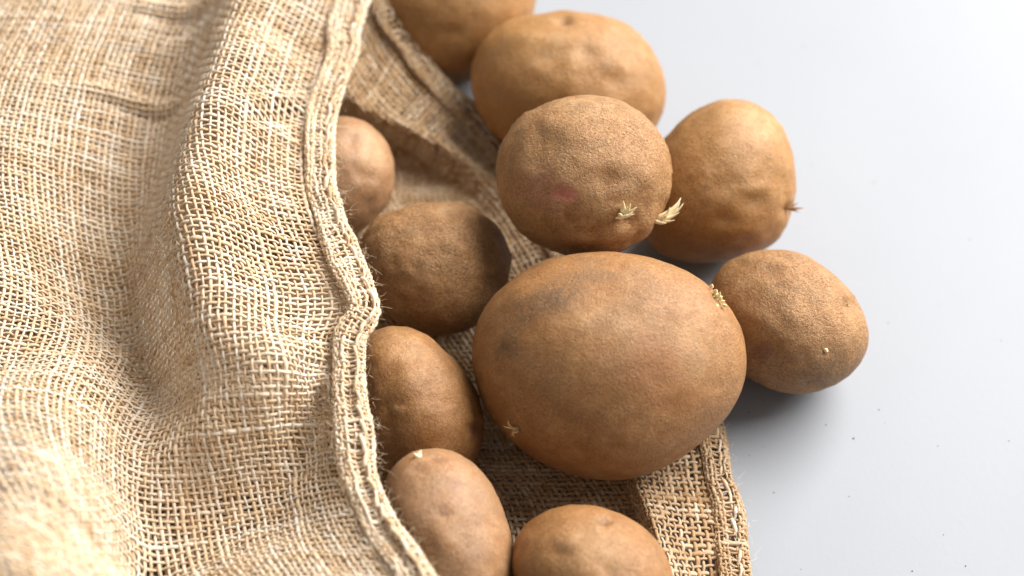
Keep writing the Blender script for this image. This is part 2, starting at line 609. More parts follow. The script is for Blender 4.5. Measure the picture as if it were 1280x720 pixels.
upper_pts = (
    along(*hem_top, step=40)
    # ridge that runs down from the top edge, and the foot of its steep flank
    + along((300, -60, 62), (292, 5, 66), (272, 70, 69), (248, 130, 71), (226, 220, 71), (214, 270, 70), (222, 330, 67), (246, 410, 64), (285, 468, 62))
    + along((268, -40, 45), (260, 30, 44), (234, 110, 41), (208, 190, 38), (186, 260, 36), (168, 320, 34), (178, 390, 36), (208, 460, 40), (232, 512, 46))
    # bright slope between ridge and hem
    + [(350, 40, 57), (335, 130, 60), (310, 220, 62), (310, 320, 62), (340, 400, 61)]
    # valley floor
    + along((180, 40, 42), (150, 110, 40), (130, 200, 36), (122, 280, 32), (128, 350, 30), (152, 430, 29), (176, 490, 33), (182, 540, 39))
    # left shoulder
    + [(90, 30, 46), (40, 60, 48), (60, 140, 47), (20, 180, 50), (40, 260, 47), (0, 330, 52), (60, 340, 42), (-60, 120, 48), (-60, 260, 52)]
    # lower left hump near the camera: crest, top, outer foot
    + along((90, 405, 43), (112, 470, 51), (116, 540, 57), (108, 610, 64), (112, 690, 69), (130, 760, 71), step=40)
    + [(-60, 430, 58), (30, 450, 55.5), (-40, 640, 83), (-40, 800, 94)]
    + along((160, 455, 33), (172, 505, 36), (172, 560, 40), (164, 620, 40), (168, 680, 38), (184, 735, 36), step=40)
    # lip above the diagonal fold, the fold, and the slack cloth below it
    + along((402, 446, 56), (370, 478, 59), (335, 506, 58), (268, 550, 51), (205, 568, 43))
    + along((404, 506, 44), (348, 570, 41), (292, 606, 37), (228, 626, 35), (176, 640, 36))
    + along((396, 590, 42), (358, 640, 36), (290, 672, 33), (215, 692, 31), (186, 740, 30))
    # last bright fold at the lower edge of the frame
    + along((436, 690, 51), (398, 685, 48), (345, 702, 47), (300, 728, 46), (250, 765, 43))
    + [(420, 745, 53), (350, 775, 48), (470, 790, 52),
    # outside the frame the sack closes down to the table
    (-140, 0, 24), (-150, 200, 30), (-150, 400, 44), (-150, 560, 54), (-140, 760, 56), (-260, 100, 5), (-280, 350, 5), (-280, 600, 6), (-260, 800, 8),
    (0, -60, 44), (150, -60, 42), (0, -190, 10), (200, -190, 12), (360, -190, 16), (-150, -150, 6),
    (0, 900, 74), (150, 900, 46), (300, 850, 40), (0, 1000, 20), (200, 980, 12), (420, 980, 16), (-200, 950, 6)])
H_up = Tps(upper_pts, lam=6e-6)
H_up.wrinkle((100, 112), (228, 122), 0.042, 0.0030, 0.0021)
H_up.wrinkle((120, 122), (228, 132), 0.042, -0.0022, 0.0018)
H_up.wrinkle((150, 2), (262, 6), 0.043, 0.0030, 0.0022)
H_up.wrinkle((165, 14), (255, 14), 0.043, -0.0025, 0.0018)
H_up.wrinkle((180, 58), (262, 28), 0.044, 0.0026, 0.0020)
H_up.wrinkle((250, 330), (330, 300), 0.060, 0.0012, 0.0040)
H_up.wrinkle((60, 180), (170, 205), 0.042, 0.0012, 0.0030)
H_up.wrinkle((270, 250), (380, 282), 0.058, -0.0016, 0.0030)
H_up.wrinkle((410, 605), (300, 625), 0.040, 0.0020, 0.0040)

sack = link('burlap_sack', None, label='open woven burlap sack lying on the white table with potatoes spilling out', cat='sack')
sack.empty_display_size = 0.02
sack.location = at(420, 400, 0.0)
bpy.context.view_layer.update()


def to_sack(o):
    o.location = -Vector(sack.location)
    return o


hem_u = curve_pts(hem_top, PITCHW)
XU = relax_net(hem_u, H_up, 120, PITCHW, far=0.93)
NU = grid_normals(XU)
# pulled weft thread: rows crowd above and a gap opens below
pix = project(XU)
g = np.exp(-(((pix[..., 0] - 345) / 38) ** 2)) * np.exp(-(((pix[..., 1] - 128) / 10) ** 2))
g2 = np.exp(-(((pix[..., 0] - 345) / 38) ** 2)) * np.exp(-(((pix[..., 1] - 147) / 9) ** 2))
XU = XU + (np.array([0.0, 0.0022, 0.0005]) * g[..., None]) - (np.array([0.0, 0.0016, 0.0004]) * g2[..., None])
to_sack(weave('front_panel', JUTE, sack, weave_arrays(XU, NU, 0.00028, 0.00055, 0.00038, 3, 5, 3)))

# --- the lower layer that lies on the table under the potatoes
# each row: mouth edge, crest of the fold behind it, foot of the fold (pixel, pixel, millimetres)
low_rows = [
    ((415, -190, 44), (380, -120, 36), (372, -90, 4)),
    ((440, -90, 43), (398, -20, 34), (390, 15, 3)),
    ((462, -10, 39), (414, 66, 30), (406, 96, 3)),
    ((487, 42, 32), (437, 122, 25), (430, 150, 2.5)),
    ((525, 92, 22), (482, 148, 20), (474, 174, 2)),
    ((568, 138, 13), (530, 171, 19), (523, 200, 1.8)),
    ((608, 182, 8), (578, 196, 15), (568, 228, 1.5)),
    ((655, 262, 3), (624, 240, 6), (606, 264, 1.2)),
    ((715, 350, 2.4), (682, 332, 1.8), (655, 345, 1.1)),
    ((790, 430, 2.4), (745, 440, 1.6), (715, 450, 1.1)),
    ((865, 522, 4), (782, 540, 4), (760, 548, 1.1)),
    ((886, 600, 5), (797, 598, 12), (787, 612, 1.3)),
    ((898, 660, 5.5), (815, 650, 15), (802, 672, 1.5)),
    ((905, 720, 5.5), (838, 720, 16), (822, 748, 1.5)),
    ((918, 820, 4), (870, 820, 13), (852, 852, 1.5)),
    ((930, 920, 3), (890, 920, 8), (872, 944, 1.2))]


def loft_net(rows, pitch, ncol):
    A, B, C = (curve_pts([r_[k] for r_ in rows], 0.0005) for k in range(3))
    n = int((len(A) - 1) * 0.0005 / pitch)
    out = []
    rows_t = np.linspace(0, 1, len(rows))

    def fine(k):
        P = np.array([at(px, py, z / 1000.0) for px, py, z in [r_[k] for r_ in rows]])
        Q = np.concatenate([[2 * P[0] - P[1]], P, [2 * P[-1] - P[-2]]])[None]
        return cr(Q, 60)[0][60:-60]
    Af, Bf, Cf = fine(0), fine(1), fine(2)
    sA = np.concatenate([[0], np.cumsum(np.linalg.norm(np.diff(Af, axis=0), axis=1))])
    for k in range(n + 1):
        q = k * pitch
        a, b2, c2 = (np.array([np.interp(q, sA, X_[:, d]) for d in range(3)]) for X_ in (Af, Bf, Cf))
        drop = min(0.003, 0.25 * abs(b2[2] - a[2]))
        m1 = 0.5 * (a + b2) - np.array([0, 0, drop])
        e = c2 + np.array([-0.012, 0.0, 0]); e[2] = 0.0011
        f = c2 + np.array([-0.26, 0.0, 0]); f[2] = 0.0010
        pl = np.stack([a, m1, b2, c2, e, f])
        L = np.concatenate([[0], np.cumsum(np.linalg.norm(np.diff(pl, axis=0), axis=1))])
        ss = np.arange(0, ncol * pitch + 0.004, 0.0002)
        D = np.stack([np.interp(ss, L, pl[:, d]) for d in range(3)], -1)
        w = np.exp(-np.linspace(-2, 2, 25) ** 2); w /= w.sum()
        Dp = np.concatenate([np.repeat(D[:1], 12, 0), D, np.repeat(D[-1:], 12, 0)])
        D = np.stack([np.convolve(Dp[:, d], w, 'valid') for d in range(3)], -1)
        out.append(np.stack([np.interp(np.arange(ncol) * pitch, ss, D[:, d]) for d in range(3)], -1))
    X = np.stack(out, 1)
    # even out the yarn paths
    for _ in range(6):
        X[1:, 1:-1] = 0.25 * X[1:, :-2] + 0.5 * X[1:, 1:-1] + 0.25 * X[1:, 2:]
    X[:, :, :2] += 0.0006 * np.stack([vnoise(X * 60, 71), vnoise(X * 60, 72)], -1)
    return X


XL = loft_net(low_rows, 0.00218, 102)
XL[..., 2] = np.maximum(XL[..., 2], 0.0010)
NL = unit(np.cross(np.gradient(XL, axis=0), np.gradient(XL, axis=1)))
NL = NL * np.sign(NL[60:, :, 2].mean())
to_sack(weave('back_panel', JUTE_SHADED, sack, weave_arrays(XL[:49], NL[:49], 0.00032, 0.00080, 0.00043, 3, 4, 103),
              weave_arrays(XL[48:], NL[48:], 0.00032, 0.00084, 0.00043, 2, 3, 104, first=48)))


# --- folded hems
def hem_band(name, ctrl, width, thick, n0, mat, seed, sgn=1.0, pitch=0.00155, ra=0.00056, S=3):
    C = curve_pts(ctrl, pitch)
    for _ in range(2):
        C[1:-1] = 0.25 * C[:-2] + 0.5 * C[1:-1] + 0.25 * C[2:]
    s = np.arange(len(C)) * pitch
    C = C + 0.0007 * np.stack([vnoise(np.stack([s * 90, 0 * s + seed, 0 * s + 9 * d], -1), seed + 7) for d in range(3)], -1)
    T = unit(np.gradient(C, axis=0))
    n0 = np.array(n0, float)
    # the band twists a little along its length
    tw = 0.30 * vnoise(np.stack([s * 28, 0 * s + seed, 0 * s], -1), seed)
    W = unit(np.cross(T, np.broadcast_to(n0, T.shape))) * sgn
    Nn = unit(np.cross(W, T)) * sgn
    Nn = Nn * np.sign(Nn[:, 2:3])
    W, Nn = W * np.cos(tw)[:, None] + Nn * np.sin(tw)[:, None], Nn * np.cos(tw)[:, None] - W * np.sin(tw)[:, None]
    wv = width * (1 + 0.16 * vnoise(np.stack([s * 45, 0 * s + 3, 0 * s + seed], -1), seed + 1))
    # cross-section: a flattened roll with a groove along it
    nu = int((2 * width + 2 * thick) / (pitch * 0.95))
    ph = np.linspace(-0.15, 2 * np.pi - 0.55, nu)
    cx = -np.cos(ph)
    cy = np.sin(ph)
    cx = np.sign(cx) * np.abs(cx) ** 0.75
    top = cy > 0
    G = []
    for k in range(nu):
        groove = np.exp(-((cx[k] + 0.22 + 0.25 * vnoise(np.stack([s * 20, 0 * s, 0 * s + seed], -1), seed + 4)) / 0.16) ** 2) if top[k] else 0 * s
        lump = 1 + 0.45 * vnoise(np.stack([s * 110, 0 * s + cx[k] * 2.2, 0 * s + seed + (0 if top[k] else 5)], -1), seed + 2)
        yy = thick * 0.5 * cy[k] * lump - groove * thick * 0.38
        G.append(C + W * (0.5 * wv * cx[k])[:, None] + Nn * yy[:, None])
    X = np.stack(G, 0)
    a = np.gradient(X, axis=0)
    b_ = np.gradient(X, axis=1)
    N = unit(np.cross(a, b_))
    out = X - C[None]
    flip = np.sign((N * out).sum(-1, keepdims=True).mean(axis=(0, 1), keepdims=True))
    N = N * flip
    zmin = X[..., 2].min()
    o = weave(name, mat, sack, weave_arrays(X, N, 0.00030, ra, 0.00046, S, 4, seed, slub=0.35, jitter=0.00035))
    to_sack(o)
    # the sewing thread that holds the fold, along its inner edge
    return X, N, C, W, Nn, wv


hem_mid = [(515, -190, 19), (483, -90, 35), (440, 0, 45), (428, 60, 47), (403, 140, 50), (399, 200, 52), (409, 265, 54), (432, 320, 55), (455, 378, 56),
           (438, 425, 55), (437, 500, 53), (448, 590, 52), (476, 660, 53), (515, 718, 56), (565, 800, 51), (628, 900, 29)]
XHU, NHU, CH, WH, NH, wvH = hem_band('front_hem', hem_mid, 0.0104, 0.0034, (0.30, -0.10, 1.0), JUTE, 31)
hem_lmid = [(r_[0][0] + dx_, r_[0][1] - dy_, r_[0][2] + 0.4) for r_, (dx_, dy_) in zip(low_rows, [(11, 2)] * 2 + [(9, 5)] * 5 + [(10, 5)] * 3 + [(15, 2)] * 6)]
XHL, NHL, CL, WL, NLn, wvL = hem_band('back_hem', hem_lmid, 0.0092, 0.0028, (0.25, 0.0, 1.0), JUTE_SHADED, 61)


def stitches(name, C, W, Nn, wv, side, lift, seed, step=0.0052):
    r = np.random.default_rng(seed)
    Vs, Fs, fib, tin = [], [], [], []
    s = np.concatenate([[0], np.cumsum(np.linalg.norm(np.diff(C, axis=0), axis=1))])
    rows = []
    for k in range(int(s[-1] / step)):
        q = np.linspace(k * step + 0.0004, (k + 1) * step + 0.0012, 7)
        c = np.stack([np.interp(q, s, C[:, a]) for a in range(3)], -1)
        w = np.stack([np.interp(q, s, W[:, a]) for a in range(3)], -1)
        n = unit(np.stack([np.interp(q, s, Nn[:, a]) for a in range(3)], -1))
        wid = np.interp(q, s, wv)
        arch = np.sin(np.linspace(0, np.pi, 7))
        sl = np.linspace(-0.0006, 0.0006, 7) * r.choice([-1, 1])
        rows.append(c + w * (side * wid * 0.5 + sl + r.normal(0, 0.0003))[:, None] + n * (lift - 0.0012 + 0.0016 * arch)[:, None])
    P = np.stack(rows, 0)
    N = np.broadcast_to(np.array([0, 0, 1.0]), P.shape).copy()
    V, F, fb, tn = yarn_tubes(P, N, np.zeros(len(P)), 0.0, 0.00062, 0.00055, 2, 6, seed, jitter=0.0001)
    me = mesh_from(name, V, F, JUTE, attrs={'fibre': ('FLOAT_VECTOR', fb), 'tint': ('FLOAT', tn)})
    to_sack(link(name, me, sack, kind='stuff'))


stitches('stitching', CH, WH, NH, wvH, -0.42, 0.0026, 5)
stitches('stitching', CL, WL, NLn, wvL, -0.30, 0.0010, 6)

to_sack(fuzz('loose_fibres', XU, NU, 8000, 0.0015, 0.009, 0.000042, 11, sack, lift=0.7))
to_sack(fuzz('loose_fibres', XHU, NHU, 6500, 0.0006, 0.0060, 0.000036, 12, sack, lift=0.9))
to_sack(fuzz('loose_fibres', XHL, NHL, 3000, 0.0006, 0.0060, 0.000036, 13, sack, lift=0.9))
to_sack(fuzz('loose_fibres', XL[:45], NL[:45], 1500, 0.002, 0.009, 0.00005, 14, sack, lift=0.7))

# ------------------------------------------------------------------ potatoes
_ico = {}


def ico(sub):
    if sub not in _ico:
        bm = bmesh.new()
        bmesh.ops.create_icosphere(bm, subdivisions=sub, radius=1.0)
        v = np.array([x.co[:] for x in bm.verts])
        f = np.array([[x.index for x in p.verts] for p in bm.faces])
        bm.free()
        _ico[sub] = (v, f)
    return _ico[sub]


class Potato:
    pass


def build_potato(outline, c, z=None, floor=0.0, sub=5, mat=None, seed=0, label='', lump=0.028, wrinkle=0.0005, eyes=(), marks=(), tilt=0.0):
    """a tuber whose cross-section facing the camera follows the outline (pixels) and whose depth is 2*c"""
    O = np.array(outline, float)
    # area centroid
    x, y = O[:, 0], O[:, 1]
    x2, y2 = np.roll(x, -1), np.roll(y, -1)
    cr_ = x * y2 - x2 * y
    A = cr_.sum() / 2
    cx, cy = ((x + x2) * cr_).sum() / (6 * A), ((y + y2) * cr_).sum() / (6 * A)
    ang = np.arctan2(-(y - cy), x - cx)
    rad = np.hypot(x - cx, y - cy)
    o = np.argsort(ang)
    ang, rad = ang[o], rad[o]
    g_ = np.linspace(-np.pi, np.pi, 256, endpoint=False)
    rr = np.interp(g_, np.concatenate([ang - 2 * np.pi, ang, ang + 2 * np.pi]), np.tile(rad, 3))
    ft = np.fft.rfft(rr)
    ft[7:] = 0
    ft[4:7] *= np.array([0.85, 0.6, 0.35])
    rr = np.fft.irfft(ft, 256)
    S, F = ico(sub)
    phi = np.arctan2(S[:, 1], S[:, 0])
    R = np.interp(phi, np.concatenate([g_, [np.pi]]), np.concatenate([rr, rr[:1]]))
    d = unit(ray(cx, cy))
    Zl = -d
    Xl = unit(np.cross(UP, Zl))
    Yl = np.cross(Zl, Xl)
    k = 0.346 / 1280.0 / DIST
    q = S * 1.0
    n_l = lump * fbm(q * 1.25 + seed * 3.7, seed, 2)
    n_m = 0.012 * vnoise(q * 3.2 + seed, seed + 3)
    zc = 0.03 if z is None else z
    for it in range(6):
        ctr = at(cx, cy, zc)
        depth = (ctr - CAM) @ FWD
        sc_ = depth * k
        rho = np.hypot(S[:, 0], S[:, 1])
        loc = np.stack([np.cos(phi) * rho * R * sc_, np.sin(phi) * rho * R * sc_, S[:, 2] * c], -1)
        # lumps act on the faces, not on the outline
        edge = 1 - rho ** 6
        loc = loc * (1 + (n_l * (0.35 + 0.65 * edge) + n_m * (0.3 + 0.7 * edge)))[:, None]
        W_ = loc[:, :1] * Xl + loc[:, 1:2] * Yl + loc[:, 2:] * Zl
        if z is not None:
            break
        zc = floor - W_[:, 2].min()
    nrm = unit(W_ / np.array([1, 1, 1]) ** 2)
    # fine wrinkles
    mm = W_ * 1000.0
    wr = wrinkle * (np.abs(vnoise(mm * np.array([0.10, 0.16, 0.12]) + seed, seed + 21)) - 0.3 + 0.55 * vnoise(mm * 0.30 + 2 * seed, seed + 22) + 0.35 * vnoise(mm * 0.62 + 5, seed + 23))
    wr *= 0.45 + 0.55 * np.clip(0.5 + vnoise(mm * 0.035 + 9, seed + 25), 0, 1) * 1.6
    W_ = W_ + nrm * wr[:, None]
    P = W_ + ctr
    pp = project(P)
    facing = ((CAM - P) * nrm).sum(-1) > 0
    attrs = {n: np.zeros(len(P)) for n in ('soil', 'blush', 'bruise', 'rust', 'pale')}
    re_ = np.random.default_rng(seed + 900)
    extra = []
    for k_ in range(14):                         # small lenticels and knocks
        a_, f_ = re_.uniform(0, 6.283), math.sqrt(re_.uniform(0, 0.8))
        rr_ = np.interp(math.atan2(math.sin(a_), math.cos(a_)), g_, rr)
        extra.append((cx + math.cos(a_) * rr_ * f_, cy - math.sin(a_) * rr_ * f_, re_.uniform(2.2, 5.5), re_.choice([-1, 1, 1]) * re_.uniform(0.0001, 0.00032)))
    for (ex, ey, er, ed) in list(eyes) + extra:  # eyes: pressed in, with a brow above
        dx, dy = (pp[:, 0] - ex) / er, (pp[:, 1] - ey) / (er * 0.7)
        hole = np.exp(-(dx ** 2 + dy ** 2)) * facing
        brow = np.exp(-((dx / 1.5) ** 2 + ((dy + 1.3) / 0.7) ** 2)) * facing
        P = P - nrm * (1.5 * ed * hole)[:, None] + nrm * (0.6 * ed * brow)[:, None]
        attrs['soil'] = np.maximum(attrs['soil'], 0.22 * np.exp(-1.6 * (dx ** 2 + dy ** 2)) * facing)
    for (kind, ex, ey, rx, ry, rot, amt) in marks:
        ca, sa = math.cos(rot), math.sin(rot)
        dx, dy = pp[:, 0] - ex, pp[:, 1] - ey
        u, v = (dx * ca + dy * sa) / rx, (-dx * sa + dy * ca) / ry
        nz = vnoise(mm * 0.22 + ex, seed + 31) * 0.6 + vnoise(mm * 0.55 + ey, seed + 32) * 0.4
        r_ = np.sqrt(u * u + v * v) + ({'bruise': 0.08, 'blush': 0.55}.get(kind, 0.34)) * nz
        soft = {'bruise': 0.25, 'blush': 0.9}.get(kind, 0.7)
        f = np.clip((1.0 + soft / 2 - r_) / soft, 0, 1) * facing * amt
        attrs[kind] = np.maximum(attrs[kind], f)
    me = mesh_from('potato', P - ctr, F, mat, attrs={n: ('FLOAT', a) for n, a in attrs.items()})
    ob = link('potato', me, label=label, cat='potato', group='brown potatoes spilling from the sack')
    ob.location = ctr
    res = Potato()
    res.ob, res.P, res.n, res.ctr, res.pp, res.facing = ob, P, nrm, ctr, pp, facing
    res.minz = P[:, 2].min()
    return res


def spot(pot, px, py):
    """surface point and outward normal of a potato at a place seen in the photograph"""
    d2 = ((pot.pp - np.array([px, py])) ** 2).sum(-1) + np.where(pot.facing, 0, 1e6)
    i = int(np.argmin(d2))
    return pot.P[i], pot.n[i]


GOLD = potato_material('potato_skin_golden', (0.269, 0.118, 0.027), (0.341, 0.164, 0.047), (0.396, 0.220, 0.083), (0.116, 0.046, 0.013), 0.45, 0.3, 0.35)
TAN = potato_material('potato_skin_tan', (0.235, 0.099, 0.026), (0.299, 0.138, 0.042), (0.371, 0.199, 0.078), (0.111, 0.043, 0.012), 0.5, 0.35, 0.4)
DUSTY = potato_material('potato_skin_dusty', (0.260, 0.117, 0.034), (0.337, 0.167, 0.057), (0.424, 0.243, 0.102), (0.113, 0.047, 0.014), 0.8, 0.4, 0.6)
PALE = potato_material('potato_skin_pale', (0.259, 0.123, 0.047), (0.331, 0.175, 0.079), (0.403, 0.247, 0.134), (0.139, 0.059, 0.022), 0.4, 0.3, 0.25)

BASE = 0.0023      # top of the lower burlap layer
p_big = build_potato([(587, 433), (596, 402), (618, 367), (658, 338), (707, 320), (756, 316), (809, 323), (862, 342), (898, 367), (922, 407), (932, 451), (927, 487), (907, 518),
                      (880, 549), (844, 576), (809, 593), (764, 599), (711, 591), (658, 567), (622, 536), (602, 496), (589, 460)],
                     0.033, floor=BASE, mat=TAN, seed=3, wrinkle=0.00035, lump=0.03,
                     label='largest potato, in the middle, broad oval with dark soil smudges and a tiny yellow sprout',
                     eyes=[(893, 376, 9, 0.0004), (645, 536, 9, 0.0004), (812, 462, 20, 0.0003), (836, 505, 10, 0.0005), (826, 478, 6, 0.0004), (905, 432, 5, 0.0004), (770, 555, 9, 0.0006), (728, 562, 7, 0.0005), (898, 475, 8, 0.0006)],
                     marks=[('soil', 680, 378, 46, 20, -0.35, 0.85), ('soil', 635, 433, 13, 8, -0.2, 1.0), ('soil', 655, 405, 20, 10, -0.6, 0.7), ('soil', 740, 345, 36, 9, 0.0, 0.5), ('rust', 815, 462, 36, 42, 0.4, 0.7), ('rust', 838, 500, 36, 16, 0.2, 0.6),
                            ('pale', 870, 430, 26, 40, 0.2, 0.25), ('pale', 760, 400, 60, 22, 0.0, 0.2), ('pale', 640, 540, 14, 16, 0, 0.35)])
p_stack = build_potato([(620, 215), (626, 179), (653, 147), (685, 128), (736, 121), (777, 128), (814, 154), (834, 188), (839, 225), (827, 261), (806, 296), (782, 314), (740, 319), (695, 316),
                        (662, 300), (635, 270), (623, 240)],
                       0.027, z=0.055, mat=DUSTY, seed=8, wrinkle=0.0009,
                       label='round dusty potato perched on the others, with two white sprout tufts and pink blush',
                       eyes=[(705, 243, 9, 0.0010), (690, 180, 26, 0.0009), (783, 274, 10, 0.0012), (745, 150, 22, 0.0008), (738, 309, 3, 0.0006), (760, 225, 20, 0.0007)],
                       marks=[('blush', 704, 243, 13, 8, 0.3, 0.95), ('blush', 680, 238, 34, 28, 0.3, 0.16), ('pale', 735, 135, 46, 12, 0.1, 0.3), ('soil', 690, 185, 26, 14, -0.3, 0.25)])
p_back = build_potato([(588, 92), (594, 64), (617, 37), (653, 22), (699, 18), (745, 19), (786, 34), (818, 69), (832, 115), (828, 150), (800, 182), (750, 202), (690, 200), (640, 186), (616, 168), (598, 137)],
                      0.026, floor=0.0, sub=5, mat=GOLD, seed=12, wrinkle=0.0006,
                      label='wide golden potato lying behind the perched one, at the top right of the heap',
                      eyes=[(705, 24, 9, 0.0016), (685, 70, 20, 0.0008), (735, 65, 16, 0.0008), (770, 100, 16, 0.0006)],
                      marks=[('pale', 690, 62, 32, 26, 0.2, 0.3), ('soil', 625, 60, 22, 10, -0.7, 0.3), ('soil', 750, 80, 20, 9, 0.5, 0.28), ('bruise', 707, 25, 7, 3, 0.2, 0.6)])
p_right = build_potato([(832, 170), (862, 144), (897, 126), (926, 123), (961, 141), (984, 176), (993, 222), (987, 269), (967, 304), (932, 322), (891, 327), (850, 325), (812, 312), (798, 288), (800, 240), (814, 200)],
                       0.027, floor=0.0, mat=GOLD, seed=17, wrinkle=0.0006,
                       label='squarish golden potato on the bare table, a dry root wisp on its outer side',
                       eyes=[(877, 237, 4, 0.0014), (986, 262, 9, 0.0012), (945, 250, 14, 0.0009), (905, 275, 14, 0.0007), (935, 300, 10, 0.0006)],
                       marks=[('bruise', 877, 237, 4, 3, 0.3, 0.8), ('pale', 935, 150, 40, 18, 0.3, 0.3), ('rust', 955, 265, 24, 12, -0.5, 0.25)])
p_small = build_potato([(888, 350), (914, 325), (955, 313), (996, 316), (1037, 339), (1066, 374), (1085, 415), (1080, 444), (1054, 473), (1019, 488), (981, 492), (955, 481), (925, 464), (903, 440), (889, 405), (884, 375)],
                       0.024, floor=0.0, mat=DUSTY, seed=22, wrinkle=0.0005,
                       label='small oval potato farthest out on the bare table, with a round purple spot',
                       eyes=[(1062, 380, 9, 0.0010), (1034, 441, 6, 0.0008), (975, 358, 8, 0.0005), (1015, 478, 9, 0.0006), (960, 338, 9, 0.0005)],
                       marks=[('bruise', 955, 440, 12, 13, 0.0, 0.62), ('soil', 1010, 360, 34, 12, 0.4, 0.2), ('soil', 960, 338, 26, 10, 0.3, 0.2)])
p_top = build_potato([(467, 0), (483, 31), (504, 71), (529, 94), (556, 104), (590, 99), (625, 82), (650, 50), (668, 8), (668, -25), (648, -62), (600, -86), (550, -82), (500, -62), (472, -30)],
                     0.024, floor=0.0, sub=5, mat=GOLD, seed=27, wrinkle=0.0004,
                     label='golden potato cut by the top edge of the picture, beyond the sack mouth',
                     eyes=[(560, 40, 12, 0.0006)], marks=[('soil', 520, 20, 26, 12, 0.5, 0.3), ('soil', 600, 30, 30, 12, -0.2, 0.2)])
p_in = build_potato([(405, 150), (421, 146), (446, 148), (471, 162), (487, 187), (494, 217), (483, 254), (462, 279), (440, 296), (405, 298), (378, 270), (368, 220), (382, 172)],
                    0.019, floor=BASE + 0.001, sub=5, mat=PALE, seed=33, wrinkle=0.0003,
                    label='smooth pale potato half hidden inside the sack, farthest back under the folded hem',
                    eyes=[(445, 175, 14, 0.0006)], marks=[('pale', 462, 190, 18, 24, 0.3, 0.35)])
p_mid = build_potato([(450, 297), (470, 277), (500, 262), (545, 254), (590, 261), (622, 285), (640, 318), (637, 350), (615, 390), (585, 412), (550, 419), (510, 410), (478, 385), (455, 350), (446, 320)],
                     0.022, floor=BASE, mat=DUSTY, seed=38, wrinkle=0.0006,
                     label='dusty round potato beside the hem, just above and left of the largest potato',
                     eyes=[(560, 268, 12, 0.0008), (520, 330, 8, 0.0005), (610, 350, 10, 0.0006)], marks=[('soil', 520, 285, 26, 10, -0.3, 0.25), ('pale', 545, 262, 30, 8, 0, 0.2)])
p_left = build_potato([(450, 425), (481, 409), (510, 409), (538, 422), (566, 451), (590, 479), (603, 517), (602, 553), (592, 580), (565, 600), (525, 604), (485, 592), (460, 562), (447, 505), (444, 455)],
                      0.023, floor=BASE, mat=TAN, seed=44, wrinkle=0.00045,
                      label='smooth brown potato emerging from under the hem, lower left of the largest one',
                      eyes=[(498, 512, 7, -0.0009), (593, 535, 12, 0.0008), (520, 440, 14, 0.0004)], marks=[('bruise', 594, 540, 7, 12, 0.3, 0.35), ('pale', 500, 430, 34, 18, 0.2, 0.3), ('pale', 498, 512, 7, 5, 0, 0.5)])
p_front = build_potato([(479, 592), (500, 576), (529, 564), (562, 562), (590, 576), (614, 607), (632, 649), (642, 692), (642, 726), (626, 768), (598, 802), (560, 815), (522, 795), (494, 725), (480, 650)],
                       0.024, floor=BASE, sub=5, mat=PALE, seed=49, wrinkle=0.0003,
                       label='blurred pale upright potato nearest the camera, beside the front hem',
                       eyes=[(523, 584, 7, 0.0011), (553, 640, 8, 0.0010), (545, 573, 7, 0.0008)],
                       marks=[('bruise', 523, 584, 5, 4, 0, 0.5), ('bruise', 572, 607, 9, 9, 0, 0.35), ('bruise', 555, 640, 7, 7, 0, 0.5), ('bruise', 546, 574, 9, 3, 0, 0.4)])
p_bottom = build_potato([(643, 674), (667, 650), (692, 637), (731, 632), (765, 639), (799, 656), (820, 677), (838, 708), (845, 740), (826, 790), (772, 824), (716, 820), (674, 792), (648, 745), (638, 705)],
                        0.024, floor=BASE, sub=5, mat=TAN, seed=55, wrinkle=0.0005,
                        label='potato cut by the bottom edge of the picture, on burlap before the largest one',
                        eyes=[(755, 651, 6, 0.0012), (700, 690, 12, 0.0005)], marks=[('soil', 755, 652, 11, 4, 0.2, 0.6), ('pale', 740, 690, 40, 26, 0.3, 0.3)])
POTATOES = dict(big=p_big, stack=p_stack, back=p_back, right=p_right, small=p_small, top=p_top, inn=p_in, mid=p_mid, left=p_left, front=p_front, bottom=p_bottom)

# ------------------------------------------------------------------ sprouts and roots
def simple_mat(name, a, b_c, scale=900, rough=0.55, sss=0.0):
    m, nt, b = new_mat(name)
    tc = node(nt, 'ShaderNodeTexCoord')
    c = mix(nt, noise_n(nt, tc.outputs['Object'], scale, 3, 0.6), a, b_c)
    nt.links.new(c, b.inputs['Base Color'])
    b.inputs['Roughness'].default_value = rough
    if sss:
        b.inputs['Subsurface Weight'].default_value = sss
        b.inputs['Subsurface Radius'].default_value = (0.002, 0.0015, 0.0008)
    return m


SPROUT = simple_mat('sprout_white', (0.84, 0.70, 0.40), (0.90, 0.82, 0.60), sss=0.2)
SPROUT_Y = simple_mat('sprout_yellow', (0.72, 0.58, 0.20), (0.88, 0.80, 0.52), sss=0.2)
SPROUT_D = simple_mat('sprout_dry', (0.40, 0.23, 0.10), (0.62, 0.43, 0.24))
ROOT = simple_mat('root_dry', (0.24, 0.12, 0.05), (0.44, 0.26, 0.13))


